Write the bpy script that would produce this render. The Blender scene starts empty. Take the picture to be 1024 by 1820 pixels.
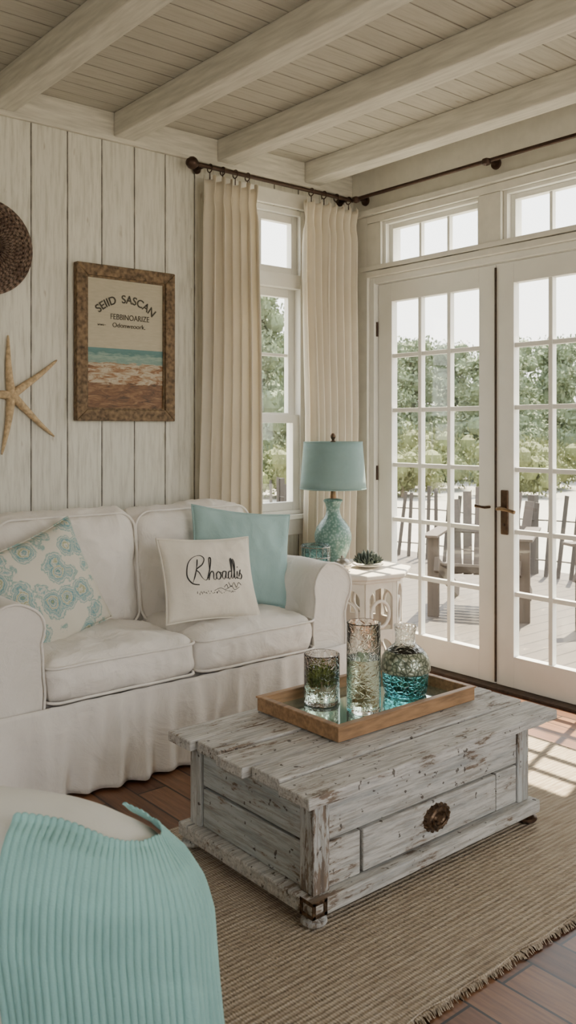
import bpy, math, random, bmesh, bisect
from mathutils import Vector, Matrix, noise, Euler
random.seed(7)
COL=bpy.context.scene.collection
pi=math.pi
R=math.radians
# ---------------------------------------------------------------- helpers
class MB:
    def __init__(s): s.v=[]; s.f=[]
    def add(s,vs,fs,M=None):
        o=len(s.v)
        for p in vs:
            p=Vector(p)
            s.v.append(M@p if M else p)
        for f in fs: s.f.append([i+o for i in f])
        return s
    def box(s,x0,x1,y0,y1,z0,z1,M=None):
        vs=[(x0,y0,z0),(x1,y0,z0),(x1,y1,z0),(x0,y1,z0),(x0,y0,z1),(x1,y0,z1),(x1,y1,z1),(x0,y1,z1)]
        fs=[(0,3,2,1),(4,5,6,7),(0,1,5,4),(1,2,6,5),(2,3,7,6),(3,0,4,7)]
        return s.add(vs,fs,M)
    def lathe(s,prof,n=40,c=(0,0,0),M=None):
        vs=[];fs=[]
        for r,z in prof:
            for i in range(n):
                a=2*pi*i/n
                vs.append((c[0]+r*math.cos(a),c[1]+r*math.sin(a),c[2]+z))
        for k in range(len(prof)-1):
            for i in range(n):
                j=(i+1)%n
                fs.append((k*n+i,k*n+j,(k+1)*n+j,(k+1)*n+i))
        if prof[0][0]>1e-4: fs.append(list(range(n))[::-1])
        if prof[-1][0]>1e-4: fs.append([(len(prof)-1)*n+i for i in range(n)])
        return s.add(vs,fs,M)
    def tube(s,pts,r,n=8,closed=False,M=None):
        pts=[Vector(p) for p in pts]; m=len(pts)
        rs=r if isinstance(r,(list,tuple)) else [r]*m
        vs=[];fs=[]
        up=None
        for k in range(m):
            if closed: t=pts[(k+1)%m]-pts[k-1]
            else: t=pts[min(k+1,m-1)]-pts[max(k-1,0)]
            if t.length<1e-9: t=Vector((0,0,1))
            t.normalize()
            if up is None:
                up=Vector((0,0,1)) if abs(t.z)<.9 else Vector((1,0,0))
            a=t.cross(up)
            if a.length<1e-6: a=t.orthogonal()
            a.normalize(); b=a.cross(t); up=b
            for i in range(n):
                w=2*pi*i/n
                vs.append(pts[k]+rs[k]*(math.cos(w)*a+math.sin(w)*b))
        K=m if closed else m-1
        for k in range(K):
            k2=(k+1)%m
            for i in range(n):
                j=(i+1)%n
                fs.append((k*n+i,k*n+j,k2*n+j,k2*n+i))
        if not closed:
            fs.append(list(range(n))[::-1]); fs.append([(m-1)*n+i for i in range(n)])
        return s.add(vs,fs,M)
    def grid(s,fn,nu,nv,M=None):
        vs=[fn(i/nu,j/nv) for j in range(nv+1) for i in range(nu+1)]
        fs=[(j*(nu+1)+i,j*(nu+1)+i+1,(j+1)*(nu+1)+i+1,(j+1)*(nu+1)+i) for j in range(nv) for i in range(nu)]
        return s.add(vs,fs,M)
    def prism(s,poly,ax,d0,d1,M=None):
        n=len(poly)
        def mk(p,d):
            if ax=='y': return (p[0],d,p[1])
            if ax=='x': return (d,p[0],p[1])
            return (p[0],p[1],d)
        vs=[mk(p,d0) for p in poly]+[mk(p,d1) for p in poly]
        fs=[list(range(n)),[n+i for i in range(n)][::-1]]
        for i in range(n):
            j=(i+1)%n; fs.append((i,i+n,j+n,j))
        return s.add(vs,fs,M)
    def soft(s,sx,sy,sz,r,c=(0,0,0),bulge=(0,0,0),n=20,M=None,wr=0,seed=0):
        hx,hy,hz=sx/2,sy/2,sz/2
        def lin(h):
            k=r/h if h>0 else .5
            k=min(k,.95)
            o=[]
            m=5
            for i in range(m): o.append(-1+k*i/m*1.0)
            for i in range(n+1): o.append(-1+k+(2-2*k)*i/n)
            for i in range(1,m+1): o.append(1-k+k*i/m)
            return o
        def mp(p):
            p=Vector(p)
            q=Vector((max(-hx+r,min(hx-r,p.x)),max(-hy+r,min(hy-r,p.y)),max(-hz+r,min(hz-r,p.z))))
            d=p-q
            if d.length>1e-9: p=q+d.normalized()*r
            ux,uy,uz=p.x/hx,p.y/hy,p.z/hz
            b=Vector((bulge[0]*(1-uy*uy)*(1-uz*uz)*ux, bulge[1]*(1-ux*ux)*(1-uz*uz)*uy, bulge[2]*(1-ux*ux)*(1-uy*uy)*uz))
            p=p+b
            if wr:
                nn=noise.noise_vector(p*7+Vector((seed,seed*2,0)))
                n3=noise.noise_vector(Vector((p.x*30,p.y*9,p.z*12))+Vector((seed,7,0)))
                rd=1-abs(noise.noise(Vector((p.x*11+p.y*5,p.y*6-p.x*4,p.z*7))+Vector((seed,1,2))))*2.6
                p=p+nn*wr+noise.noise_vector(p*18+Vector((seed,0,3)))*wr*.32+n3*wr*.22
                if d.length>1e-9: p=p+d.normalized()*max(0,rd)**2*wr*.45
            return p+Vector(c)
        L=[lin(hx),lin(hy),lin(hz)];H=[hx,hy,hz]
        for ax in range(3):
            a,b=(ax+1)%3,(ax+2)%3
            for sg in (-1,1):
                A,B=L[a],L[b]
                vs=[]
                for bv in B:
                    for av in A:
                        p=[0,0,0];p[ax]=sg*H[ax];p[a]=av*H[a];p[b]=bv*H[b]
                        vs.append(mp(p))
                na=len(A)
                fs=[]
                for j in range(len(B)-1):
                    for i in range(na-1):
                        q=(j*na+i,j*na+i+1,(j+1)*na+i+1,(j+1)*na+i)
                        fs.append(q if sg>0 else q[::-1])
                s.add(vs,fs,M)
        return s
    def obj(s,name,mat,parent=None,smooth=False,bevel=0,loc=None,rot=None,sharp=40,weld=False,recalc=True,solid=0):
        me=bpy.data.meshes.new(name)
        me.from_pydata([tuple(p) for p in s.v],[],[tuple(f) for f in s.f])
        me.validate()
        bm=bmesh.new(); bm.from_mesh(me)
        if weld: bmesh.ops.remove_doubles(bm,verts=bm.verts,dist=1e-5)
        if recalc: bmesh.ops.recalc_face_normals(bm,faces=bm.faces)
        bm.to_mesh(me); bm.free()
        if smooth:
            me.polygons.foreach_set('use_smooth',[True]*len(me.polygons))
            if sharp: me.set_sharp_from_angle(angle=math.radians(sharp))
        me.materials.append(mat)
        o=bpy.data.objects.new(name,me); COL.objects.link(o)
        if parent: o.parent=parent
        if loc: o.location=loc
        if rot: o.rotation_euler=rot
        if solid:
            m=o.modifiers.new('s','SOLIDIFY'); m.thickness=solid; m.offset=0
        if bevel:
            m=o.modifiers.new('b','BEVEL'); m.width=bevel; m.segments=2; m.limit_method='ANGLE'; m.angle_limit=math.radians(35)
        return o
def thing(name,label,cat,loc=(0,0,0),rot=(0,0,0),group=None):
    e=bpy.data.objects.new(name,None); e.empty_display_size=.1
    COL.objects.link(e); e.location=loc; e.rotation_euler=rot
    e['label']=label; e['category']=cat
    if group: e['group']=group
    return e
def tag(o,label,cat,group=None,kind=None):
    o['label']=label; o['category']=cat
    if group:o['group']=group
    if kind:o['kind']=kind
    return o
def struct(o,label='',cat=''):
    o['kind']='structure'
    if label:o['label']=label
    if cat:o['category']=cat
    return o
def copy_thing(t,loc,rot,scale=1,label=None):
    def rec(o,par):
        n=o.copy(); COL.objects.link(n)
        if par is not None:
            n.parent=par; n.matrix_parent_inverse=o.matrix_parent_inverse.copy()
        for c in list(o.children): rec(c,n)
        return n
    n=rec(t,None); n.location=loc; n.rotation_euler=rot
    n.scale=(scale,)*3 if not isinstance(scale,tuple) else scale
    if label:n['label']=label
    return n
# ---------------------------------------------------------------- material helpers
def c4(c):
    if isinstance(c,(int,float)): return (c,c,c,1)
    return (c[0],c[1],c[2],1) if len(c)==3 else c
class NT:
    def __init__(s,name):
        s.m=bpy.data.materials.new(name); s.m.use_nodes=True
        s.t=s.m.node_tree; s.n=s.t.nodes
        s.b=s.n['Principled BSDF']; s.out=s.n['Material Output']
        s.tc=s.n.new('ShaderNodeTexCoord')
    def L(s,a,b): s.t.links.new(a,b)
    def map(s,scale=(1,1,1),rot=(0,0,0),src='Object'):
        m=s.n.new('ShaderNodeMapping'); m.inputs['Scale'].default_value=scale; m.inputs['Rotation'].default_value=rot
        s.L(s.tc.outputs[src],m.inputs[0]); return m.outputs[0]
    def noise(s,vec,scale=5,detail=4,rough=.5,dist=0,kind=None):
        n=s.n.new('ShaderNodeTexNoise')
        if kind: n.noise_type=kind
        n.inputs['Scale'].default_value=scale; n.inputs['Detail'].default_value=detail
        n.inputs['Roughness'].default_value=rough; n.inputs['Distortion'].default_value=dist
        s.L(vec,n.inputs['Vector']); return n.outputs[0]
    def ramp(s,fac,stops,interp='LINEAR'):
        r=s.n.new('ShaderNodeValToRGB'); r.color_ramp.interpolation=interp
        e=r.color_ramp.elements
        while len(e)>1:e.remove(e[-1])
        e[0].position=stops[0][0]; e[0].color=c4(stops[0][1])
        for p,c in stops[1:]:
            x=e.new(p); x.color=c4(c)
        s.L(fac,r.inputs[0]); return r.outputs[0]
    def math(s,op,a,b=None,clamp=False):
        m=s.n.new('ShaderNodeMath'); m.operation=op; m.use_clamp=clamp
        for i,x in enumerate((a,b)):
            if x is None: continue
            if isinstance(x,(int,float)): m.inputs[i].default_value=x
            else: s.L(x,m.inputs[i])
        return m.outputs[0]
    def mix(s,fac,a,b,blend='MIX'):
        m=s.n.new('ShaderNodeMix'); m.data_type='RGBA'; m.blend_type=blend
        def st(i,x):
            if isinstance(x,(int,float)): m.inputs[i].default_value=x
            elif isinstance(x,tuple): m.inputs[i].default_value=c4(x)
            else: s.L(x,m.inputs[i])
        st(0,fac) ; st(6,a); st(7,b)
        return m.outputs[2]
    def sep(s,vec):
        n=s.n.new('ShaderNodeSeparateXYZ'); s.L(vec,n.inputs[0]); return n.outputs
    def col(s,c):
        if isinstance(c,tuple): s.b.inputs['Base Color'].default_value=c4(c)
        else: s.L(c,s.b.inputs['Base Color'])
    def bump(s,h,strength=.3,dist=.01):
        b=s.n.new('ShaderNodeBump'); b.inputs['Strength'].default_value=strength; b.inputs['Distance'].default_value=dist
        s.L(h,b.inputs['Height'])
        if getattr(s,'_nb',None): s.L(s._nb,b.inputs['Normal'])
        s._nb=b.outputs[0]; s.L(b.outputs[0],s.b.inputs['Normal'])
    def set(s,**k):
        for a,v in k.items():
            s.b.inputs[a.replace('_',' ')].default_value=v
        return s
def simple(name,c,rough=.6,metal=0,nscale=30,var=.12,bump=.1,stretch=(1,1,1)):
    t=NT(name); v=t.map(stretch)
    n=t.noise(v,nscale,5)
    d=tuple(x*(1-var) for x in c); l=tuple(min(1,x*(1+var)) for x in c)
    t.col(t.ramp(n,[(.3,d),(.7,l)])); t.set(Roughness=rough,Metallic=metal)
    if bump: t.bump(n,bump,.004)
    return t.m
def planks(name,axis,width,off,c,cd,gap=.012,grain=(1,1,1),rough=.6,knots=True,gapcol=(.06,.05,.04),var=.08,gapmix=.8):
    t=NT(name); o=t.sep(t.map()); x=o[axis]
    q=t.math('DIVIDE',t.math('SUBTRACT',x,off),width)
    fr=t.math('FRACT',q); fl=t.math('FLOOR',q)
    e=t.math('MINIMUM',fr,t.math('SUBTRACT',1,fr))
    nz=t.noise(t.map((3,3,3)),4,3)
    ge=t.math('MULTIPLY',nz,gap*2)
    g=t.math('LESS_THAN',e,ge)
    wn=t.n.new('ShaderNodeTexWhiteNoise'); wn.noise_dimensions='1D'; t.L(fl,wn.inputs['W'])
    gn=t.noise(t.map(grain),6,7,.65)
    col=t.ramp(gn,[(.30,cd),(.55,c)])
    col=t.mix(t.math('MULTIPLY',wn.outputs[0],var*4),col,tuple(k*.8 for k in c))
    if knots:
        kn=t.noise(t.map(tuple(1+(g_-1)*.25 for g_ in grain)),9,2)
        km=t.ramp(kn,[(.69,(0,0,0)),(.75,(1,1,1))])
        col=t.mix(t.math('MULTIPLY',km,.5),col,(.28,.22,.15))
    col=t.mix(t.math('MULTIPLY',g,gapmix),col,gapcol)
    t.col(col); t.set(Roughness=rough)
    t.bump(t.math('MINIMUM',t.math('MULTIPLY',e,20),1),.6,.008)
    t.bump(gn,.4,.005)
    return t.m
def fabric(name,c,wr=.35,scale=9,fine=.15,var=.06,rough=.9,transl=0,dist=.6,tcol=None,crease=0):
    t=NT(name); v=t.map()
    n=t.noise(v,scale,5,.55,dist); f=t.noise(v,420,2)
    col=t.ramp(n,[(.3,tuple(x*(1-var) for x in c)),(.7,tuple(min(1,x*(1+var)) for x in c))])
    t.col(col)
    t.set(Roughness=rough); t.b.inputs['Sheen Weight'].default_value=.1
    if crease:
        a=t.noise(t.map((1,1.6,.8),(.3,.2,.6)),5.5,2,.5,.6)
        rg=t.math('ABSOLUTE',t.math('SUBTRACT',a,.5))
        rg=t.math('POWER',t.math('SUBTRACT',1,t.math('MULTIPLY',rg,5),True),2)
        t.bump(rg,crease,.012)
    t.bump(n,wr,.02); t.bump(f,fine,.002)
    if transl:
        tr=t.n.new('ShaderNodeBsdfTranslucent'); tr.inputs[0].default_value=c4(tcol or c)
        mx=t.n.new('ShaderNodeMixShader'); mx.inputs[0].default_value=transl
        t.L(t.b.outputs[0],mx.inputs[1]); t.L(tr.outputs[0],mx.inputs[2]); t.L(mx.outputs[0],t.out.inputs[0])
    return t.m
def distressed(name,stretch,paint=(.58,.565,.52),wood=(.13,.09,.06),amt=.56,grey=(.33,.34,.33)):
    t=NT(name); v=t.map(stretch)
    tm=lambda k: t.map(tuple(1+(s_-1)*k for s_ in stretch))
    big=t.noise(t.map(),6,3); g=t.noise(v,6,7,.65); chip=t.noise(tm(.5),13,10,.75,.3)
    st_=t.noise(tm(2.2),8,6,.7)
    col=t.ramp(g,[(.34,grey),(.54,paint),(.8,tuple(min(1,x*1.10) for x in paint))])
    col=t.mix(t.math('MULTIPLY',t.ramp(st_,[(.40,(1,1,1)),(.52,(0,0,0))]),.65),col,(.25,.225,.19))
    s_=t.math('ADD',t.math('MULTIPLY',chip,.66),t.math('MULTIPLY',big,.34))
    m=t.ramp(s_,[(amt-.145,(1,1,1)),(amt-.12,(0,0,0))])
    m2=t.ramp(s_,[(amt-.125,(1,1,1)),(amt-.06,(0,0,0))])
    col=t.mix(t.math('MULTIPLY',m2,.45),col,(.33,.29,.24))
    wd=t.ramp(g,[(.3,tuple(x*.5 for x in wood)),(.7,tuple(x*1.8 for x in wood))])
    col=t.mix(t.math('MULTIPLY',m,.9),col,wd)
    sp=t.noise(t.map(),46,2); spm=t.ramp(sp,[(.68,(0,0,0)),(.705,(1,1,1))])
    col=t.mix(t.math('MULTIPLY',spm,.85),col,(.05,.035,.025))
    t.col(col); t.set(Roughness=.78); t.bump(g,.6,.006); t.bump(m,.2,.003)
    return t.m
def glassmat(name,c=(1,1,1),rough=.02,bump=None,bs=0.4,dens=1.45):
    t=NT(name); t.set(Roughness=rough,IOR=dens); t.b.inputs['Transmission Weight'].default_value=1
    t.col(c)
    if bump:
        vo=t.n.new('ShaderNodeTexVoronoi'); vo.feature='DISTANCE_TO_EDGE'; vo.inputs['Scale'].default_value=bump
        t.L(t.tc.outputs['Object'],vo.inputs['Vector'])
        r=t.ramp(vo.outputs[0],[(0,(0,0,0)),(.12,(1,1,1))]); t.bump(r,bs,.003)
    return t.m
def pane(name):
    t=NT(name); tr=t.n.new('ShaderNodeBsdfTransparent'); gl=t.n.new('ShaderNodeBsdfGlossy')
    gl.inputs['Roughness'].default_value=.03; tr.inputs[0].default_value=(.97,.985,.975,1)
    mx=t.n.new('ShaderNodeMixShader'); mx.inputs[0].default_value=.04
    t.L(tr.outputs[0],mx.inputs[1]); t.L(gl.outputs[0],mx.inputs[2]); t.L(mx.outputs[0],t.out.inputs[0])
    return t.m
# ---------------------------------------------------------------- materials
m_wall=planks('painted_wall_boards',0,.168,-1.925,(.70,.685,.605),(.46,.445,.375),gap=.016,grain=(10,10,.8),gapcol=(.055,.042,.03),gapmix=.9)
m_wall2=simple('painted_wall',(.66,.635,.555),.6,0,12,.06,.1)
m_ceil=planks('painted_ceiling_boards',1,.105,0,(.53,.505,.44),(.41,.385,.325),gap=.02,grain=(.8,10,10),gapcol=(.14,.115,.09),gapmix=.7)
m_beam=simple('painted_beam',(.61,.585,.515),.6,0,7,.16,.25,(8,.8,8))
m_trim=simple('trim_paint',(.71,.69,.62),.5,0,10,.05,.06,(2,2,2))
m_trimx=simple('crown_board_paint',(.60,.575,.50),.6,0,9,.18,.25,(.8,8,8))
m_sash=simple('sash_paint',(.76,.75,.70),.4,0,10,.03,.04)
m_pane=pane('window_glass')
t=NT('wood_floor'); v=t.map((1,1,1),(0,0,pi/2))
br=t.n.new('ShaderNodeTexBrick'); br.inputs['Scale'].default_value=1; br.inputs['Brick Width'].default_value=.95; br.inputs['Row Height'].default_value=.115
br.inputs['Mortar Size'].default_value=.0035; br.inputs['Color1'].default_value=(.11,.042,.019,1); br.inputs['Color2'].default_value=(.28,.135,.065,1); br.inputs['Mortar'].default_value=(.012,.007,.004,1)
br.inputs['Bias'].default_value=0; t.L(v,br.inputs['Vector'])
g=t.noise(t.map((14,1.2,1)),5,7,.6)
gc=t.ramp(g,[(.25,(.38,.33,.30)),(.7,(1.0,1.0,1.0))])
t.col(t.mix(1.0,br.outputs['Color'],gc,'MULTIPLY')); t.set(Roughness=.36); t.bump(br.outputs['Fac'],-.5,.004) ; t.bump(g,.1,.002)
m_floor=t.m
t=NT('jute_weave')
wv=t.n.new('ShaderNodeTexWave'); wv.bands_direction='Y'; wv.inputs['Scale'].default_value=21; wv.inputs['Distortion'].default_value=1.2; wv.inputs['Detail'].default_value=3; wv.inputs['Detail Scale'].default_value=2.5
t.L(t.map(),wv.inputs['Vector'])
w2=t.n.new('ShaderNodeTexWave'); w2.bands_direction='X'; w2.inputs['Scale'].default_value=42; w2.inputs['Distortion'].default_value=3
t.L(t.map(),w2.inputs['Vector'])
n=t.noise(t.map((1.5,14,1)),6,6,.65)
c=t.ramp(n,[(.28,(.31,.235,.165)),(.5,(.51,.425,.315)),(.75,(.65,.56,.44))])
c=t.mix(t.math('MULTIPLY',t.math('SUBTRACT',1,wv.outputs['Fac']),.33),c,(.16,.115,.075))
c=t.mix(t.math('MULTIPLY',t.math('SUBTRACT',1,w2.outputs['Fac']),.28),c,(.16,.115,.075))
t.col(c); t.set(Roughness=.95); t.bump(wv.outputs['Fac'],.5,.006); t.bump(w2.outputs['Fac'],.5,.004)
m_rug=t.m
m_sofa=fabric('slipcover_linen',(.77,.725,.665),.65,6,.2,var=.03,dist=1.2,crease=.16)
m_sofa2=fabric('slipcover_linen_cushion',(.79,.745,.685),.65,6,.2,var=.03,dist=1.3,crease=.16)
m_curtain=fabric('curtain_cotton',(.80,.745,.64),.12,5,.15,transl=.34,tcol=(.90,.82,.66))
m_aqua=fabric('aqua_cotton',(.30,.44,.425),.35,8,.2,crease=.15)
m_creamp=fabric('cream_canvas',(.72,.665,.57),.35,8,.25,crease=.12)
m_ott=fabric('cream_waffle_upholstery',(.68,.67,.60),.12,5,.3)
m_throw=fabric('aqua_ribbed_knit',(.25,.465,.43),.2,10,.5,var=.10)
m_bronze=simple('dark_bronze',(.09,.055,.035),.38,.85,40,.3,.1)
m_pull=simple('aged_bronze_pull',(.11,.07,.042),.4,.8,90,.6,.6)
m_iron=simple('dark_iron',(.06,.035,.025),.45,.7,40,.2,.1)
m_brass=simple('aged_brass',(.20,.125,.065),.38,.85,30,.35,.2)
m_ink=simple('black_ink',(.03,.03,.03),.8,0,30,.1,0)
m_frame=simple('weathered_oak_frame',(.15,.098,.052),.75,0,9,.65,.8,(6,9,6))
m_tray=simple('oiled_oak',(.31,.18,.09),.5,0,8,.35,.3,(1.5,9,9))
t=NT('tray_mirror'); t.set(Roughness=.06,Metallic=.85); t.col((.55,.68,.60)); m_mirror=t.m
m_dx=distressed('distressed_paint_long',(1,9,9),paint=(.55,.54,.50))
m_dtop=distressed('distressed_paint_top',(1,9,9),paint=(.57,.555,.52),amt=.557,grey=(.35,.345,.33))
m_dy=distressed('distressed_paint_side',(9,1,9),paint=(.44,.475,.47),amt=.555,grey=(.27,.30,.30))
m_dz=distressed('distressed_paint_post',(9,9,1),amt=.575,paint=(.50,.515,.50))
m_dark=simple('bare_dark_wood',(.05,.03,.018),.8,0,9,.4,.3,(2,8,8))
m_white=simple('cream_lacquer',(.72,.67,.59),.4,0,20,.08,.05)
m_cream=simple('cream_plaster',(.7,.68,.6),.6,0,20,.05,.05)
t=NT('aqua_textured_ceramic'); vo=t.n.new('ShaderNodeTexVoronoi'); vo.inputs['Scale'].default_value=80; t.L(t.map(),vo.inputs['Vector'])
t.col(t.ramp(vo.outputs[0],[(0,(.34,.46,.41)),(.6,(.11,.21,.18))])); t.set(Roughness=.28); t.bump(vo.outputs[0],-.9,.004); m_lamp=t.m
m_shade=fabric('aqua_lamp_shade_linen',(.31,.445,.435),.05,20,.3,transl=.30)
m_aglass=glassmat('aqua_glass',(.50,.78,.80),.05,60,.5)
m_clear=glassmat('clear_seeded_glass',(.97,.99,.97),.02,70,.25)
m_crackle=glassmat('clear_crackle_glass',(.95,.97,.94),.04,60,.16)
m_teal=glassmat('turquoise_glass',(.10,.46,.50),.08,70,.5)
m_water=glassmat('pale_water',(.80,.90,.78),.0,None,0,1.33)
m_moss=simple('moss_green',(.20,.24,.05),.9,0,60,.5,.3)
t=NT('mercury_crackle_band'); vo=t.n.new('ShaderNodeTexVoronoi'); vo.feature='DISTANCE_TO_EDGE'; vo.inputs['Scale'].default_value=65; t.L(t.map(),vo.inputs['Vector'])
t.col(t.ramp(vo.outputs[0],[(0,(.06,.08,.05)),(.12,(.36,.40,.30)),(.4,(.62,.64,.50))])); t.set(Roughness=.22,Metallic=.4); t.bump(vo.outputs[0],.6,.004); t.b.inputs['Transmission Weight'].default_value=.35; m_merc=t.m
m_silver=simple('pewter',(.34,.31,.27),.3,.8,60,.3,.3)
m_succ=simple('dark_succulent',(.035,.05,.04),.5,0,30,.4,.1)
m_star=simple('dried_starfish',(.50,.37,.22),.85,0,70,.3,.6)
t=NT('dark_wicker'); p=t.map()
s3=t.sep(p); rr=t.math('SQRT',t.math('ADD',t.math('POWER',s3[0],2),t.math('POWER',s3[2],2)))
an=t.math('ARCTAN2',s3[0],s3[2])
w=t.math('SINE',t.math('MULTIPLY',rr,420)); w2_=t.math('SINE',t.math('ADD',t.math('MULTIPLY',an,44),t.math('MULTIPLY',t.math('FLOOR',t.math('MULTIPLY',rr,67)),3.14)))
h=t.math('MULTIPLY',w,w2_); n=t.noise(p,14,4)
t.col(t.mix(t.math('ADD',t.math('MULTIPLY',h,.45),.5),(.05,.03,.022),t.ramp(n,[(.3,(.22,.13,.09)),(.7,(.44,.31,.23))])))
t.set(Roughness=.7); t.bump(h,.9,.008); m_wick=t.m
# seascape
t=NT('seascape_print'); s3=t.sep(t.map()); z=s3[2]
n=t.noise(t.map((1.5,1,6)),9,9,.7,.8); n2=t.noise(t.map((3,1,14)),7,6,.6)
zn=t.math('ADD',t.math('MULTIPLY',z,1.65),.5)
sky=t.ramp(n2,[(.2,(.38,.34,.25)),(.8,(.47,.425,.32))])
beach=t.ramp(n,[(.30,(.07,.035,.018)),(.42,(.25,.12,.05)),(.50,(.36,.28,.19)),(.57,(.48,.42,.32)),(.66,(.28,.17,.09)),(.8,(.15,.10,.07))])
fore=t.ramp(n,[(.35,(.05,.028,.015)),(.5,(.17,.08,.035)),(.7,(.32,.20,.10))])
sea=t.ramp(t.math('ADD',t.math('MULTIPLY',zn,1.0),t.math('MULTIPLY',t.math('SUBTRACT',n2,.5),.12)),[(.33,(.36,.38,.30)),(.37,(.15,.25,.22)),(.40,(.25,.34,.29)),(.43,(.07,.17,.17)),(.46,(.09,.20,.20))])
we=t.math('ADD',zn,t.math('MULTIPLY',t.math('SUBTRACT',n,.5),.10))
base=t.mix(t.math('GREATER_THAN',we,.20),fore,beach)
base=t.mix(t.math('GREATER_THAN',t.math('ADD',zn,t.math('MULTIPLY',t.math('SUBTRACT',n2,.5),.06)),.355),base,sea)
base=t.mix(t.math('GREATER_THAN',zn,.465),base,sky)
t.col(base); t.set(Roughness=.35); m_art=t.m
# patterned cushion
t=NT('shell_medallion_print'); mp=t.map((1,0,1))
vo=t.n.new('ShaderNodeTexVoronoi'); vo.inputs['Scale'].default_value=13; vo.inputs['Randomness'].default_value=.75; t.L(mp,vo.inputs['Vector'])
dd=t.math('ADD',vo.outputs[0],t.math('MULTIPLY',t.math('SUBTRACT',t.noise(mp,34,5,.65,.5),.5),.48))
t.col(t.ramp(dd,[(0,(.34,.35,.16)),(.07,(.12,.27,.29)),(.12,(.60,.57,.46)),(.17,(.14,.31,.34)),(.23,(.63,.60,.50)),(.27,(.32,.34,.17)),(.31,(.58,.57,.47)),(.36,(.12,.30,.34)),(.42,(.45,.49,.42)),(.46,(.20,.37,.38)),(.52,(.63,.60,.51)),(.57,(.22,.37,.34)),(.62,(.64,.61,.52))]))
t.set(Roughness=.9); f=t.noise(t.map(),300,2); t.bump(f,.2,.002); m_pat=t.m
m_sand=simple('pale_sand',(.34,.325,.285),.9,0,3,.08,.1)
m_deck=planks('weathered_deck_boards',1,.14,0,(.078,.060,.046),(.050,.040,.031),gap=.035,grain=(1,8,8),gapcol=(.012,.010,.008))
m_slat=simple('weathered_grey_slats',(.04,.032,.026),.8,0,10,.3,.2,(6,6,1))
m_leaf=simple('pine_foliage',(.13,.165,.095),.8,0,2,.35,0)
m_leaf2=simple('shrub_foliage',(.12,.135,.05),.8,0,2,.4,0)
m_bark=simple('bark',(.2,.15,.11),.9,0,8,.3,.4,(4,4,1))
m_chair=simple('weathered_teak',(.055,.040,.031),.7,0,8,.15,.2,(6,6,1))
# ---------------------------------------------------------------- room shell
H=2.70; XW=-4.7; YW=-4.9; TH=.14
def wall(name,ax,a0,a1,z0,z1,d0,d1,holes,mat):
    mb=MB()
    us=sorted({a0,a1,*[h[0] for h in holes],*[h[1] for h in holes]}); zs=sorted({z0,z1,*[h[2] for h in holes],*[h[3] for h in holes]})
    for i in range(len(us)-1):
        for j in range(len(zs)-1):
            cu=(us[i]+us[i+1])/2; cz=(zs[j]+zs[j+1])/2
            if any(h[0]<cu<h[1] and h[2]<cz<h[3] for h in holes): continue
            if ax=='y': mb.box(us[i],us[i+1],d0,d1,zs[j],zs[j+1])
            else: mb.box(d0,d1,us[i],us[i+1],zs[j],zs[j+1])
    return struct(mb.obj(name,mat),)
wall('wall_left','y',XW-TH,TH,0,H,0,TH,[(-.92,-.36,.80,2.44)],m_wall)
wall('wall_right','x',YW,0,0,H,0,TH,[(-1.80,-.13,0,2.10),(-.90,-.235,2.13,2.40),(-1.70,-1.03,2.13,2.40)],m_wall2)
wall('wall_back','x',YW,0,0,H,XW-TH,XW,[(-3.6,-2.4,1.0,2.2)],m_wall2)  # unseen wall; opening added to let in fill light
wall('wall_front','y',XW-TH,TH,0,H,YW-TH,YW,[(-2.8,-.4,.55,2.35)],m_wall2)  # unseen wall behind the camera; wide opening added and sized for interior fill
struct(MB().box(XW-TH,TH,YW-TH,TH,-.12,0).obj('floor',m_floor))
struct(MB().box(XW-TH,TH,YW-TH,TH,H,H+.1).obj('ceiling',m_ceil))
for i,x in enumerate([-.334,-.909,-1.485,-2.06,-2.635,-3.21,-3.785,-4.36]):
    b=MB().box(-.055,.055,YW,-.022,2.59,H).obj('ceiling_beam',m_beam,bevel=.006,loc=(x,0,0))
    tag(b,'white painted wooden ceiling beam','beam','ceiling beams'); b['kind']='structure'
def st(name,mb,mat,bevel=.004):
    return struct(mb.obj(name,mat,bevel=bevel))
st('trim_1',MB().box(XW,0,-.022,0,2.57,H),m_trimx)
st('trim_2',MB().box(-.03,0,YW,-.022,2.56,H).box(-.045,0,YW,-.022,2.442,2.475),m_trim)
mb=MB().box(-1.0,-.92,-.02,0,.80,2.44).box(-.36,-.28,-.02,0,.80,2.44).box(-1.0,-.28,-.02,0,2.44,2.52).box(-1.03,-.25,-.045,0,.775,.80).box(-1.0,-.28,-.018,0,.69,.775)
st('trim_3',mb,m_trim)
mb=MB().box(-.02,0,-.13,-.045,0,2.44).box(-.03,0,-1.9,-.131,2.10,2.13)
mb.box(-.02,0,-1.03,-.90,2.131,2.398).box(-.02,0,-.235,-.131,2.131,2.398).box(-.02,0,-1.80,-.131,2.40,2.44).box(-.02,0,-1.9,-1.802,0,2.098)
mb.box(-.035,0,-1.95,-.045,2.135,2.16)
st('trim_4',mb,m_trim,.002)
st('baseboard_left',MB().box(XW,0,-.018,0,0,.14),m_trim)
st('baseboard_right',MB().box(-.018,0,YW,-1.92,0,.14),m_trim)
w=bpy.data.objects.new('window_1',None); COL.objects.link(w); w.location=(-.64,0,.80); struct(w,'white wooden double-hung window with a small transom above','window')
X0,X1=-.28,.28
def F(mb,a0,a1,z0,z1,d0,d1): mb.box(a0,a1,d0,d1,z0,z1)
mb=MB()
F(mb,X0,X0+.03,0,1.64,.01,.13);F(mb,X1-.03,X1,0,1.64,.01,.13);F(mb,X0+.03,X1-.03,1.61,1.64,.01,.13);F(mb,X0+.03,X1-.03,0,.02,.0,.13);F(mb,X0+.03,X1-.03,1.215,1.29,.01,.13)
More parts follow.
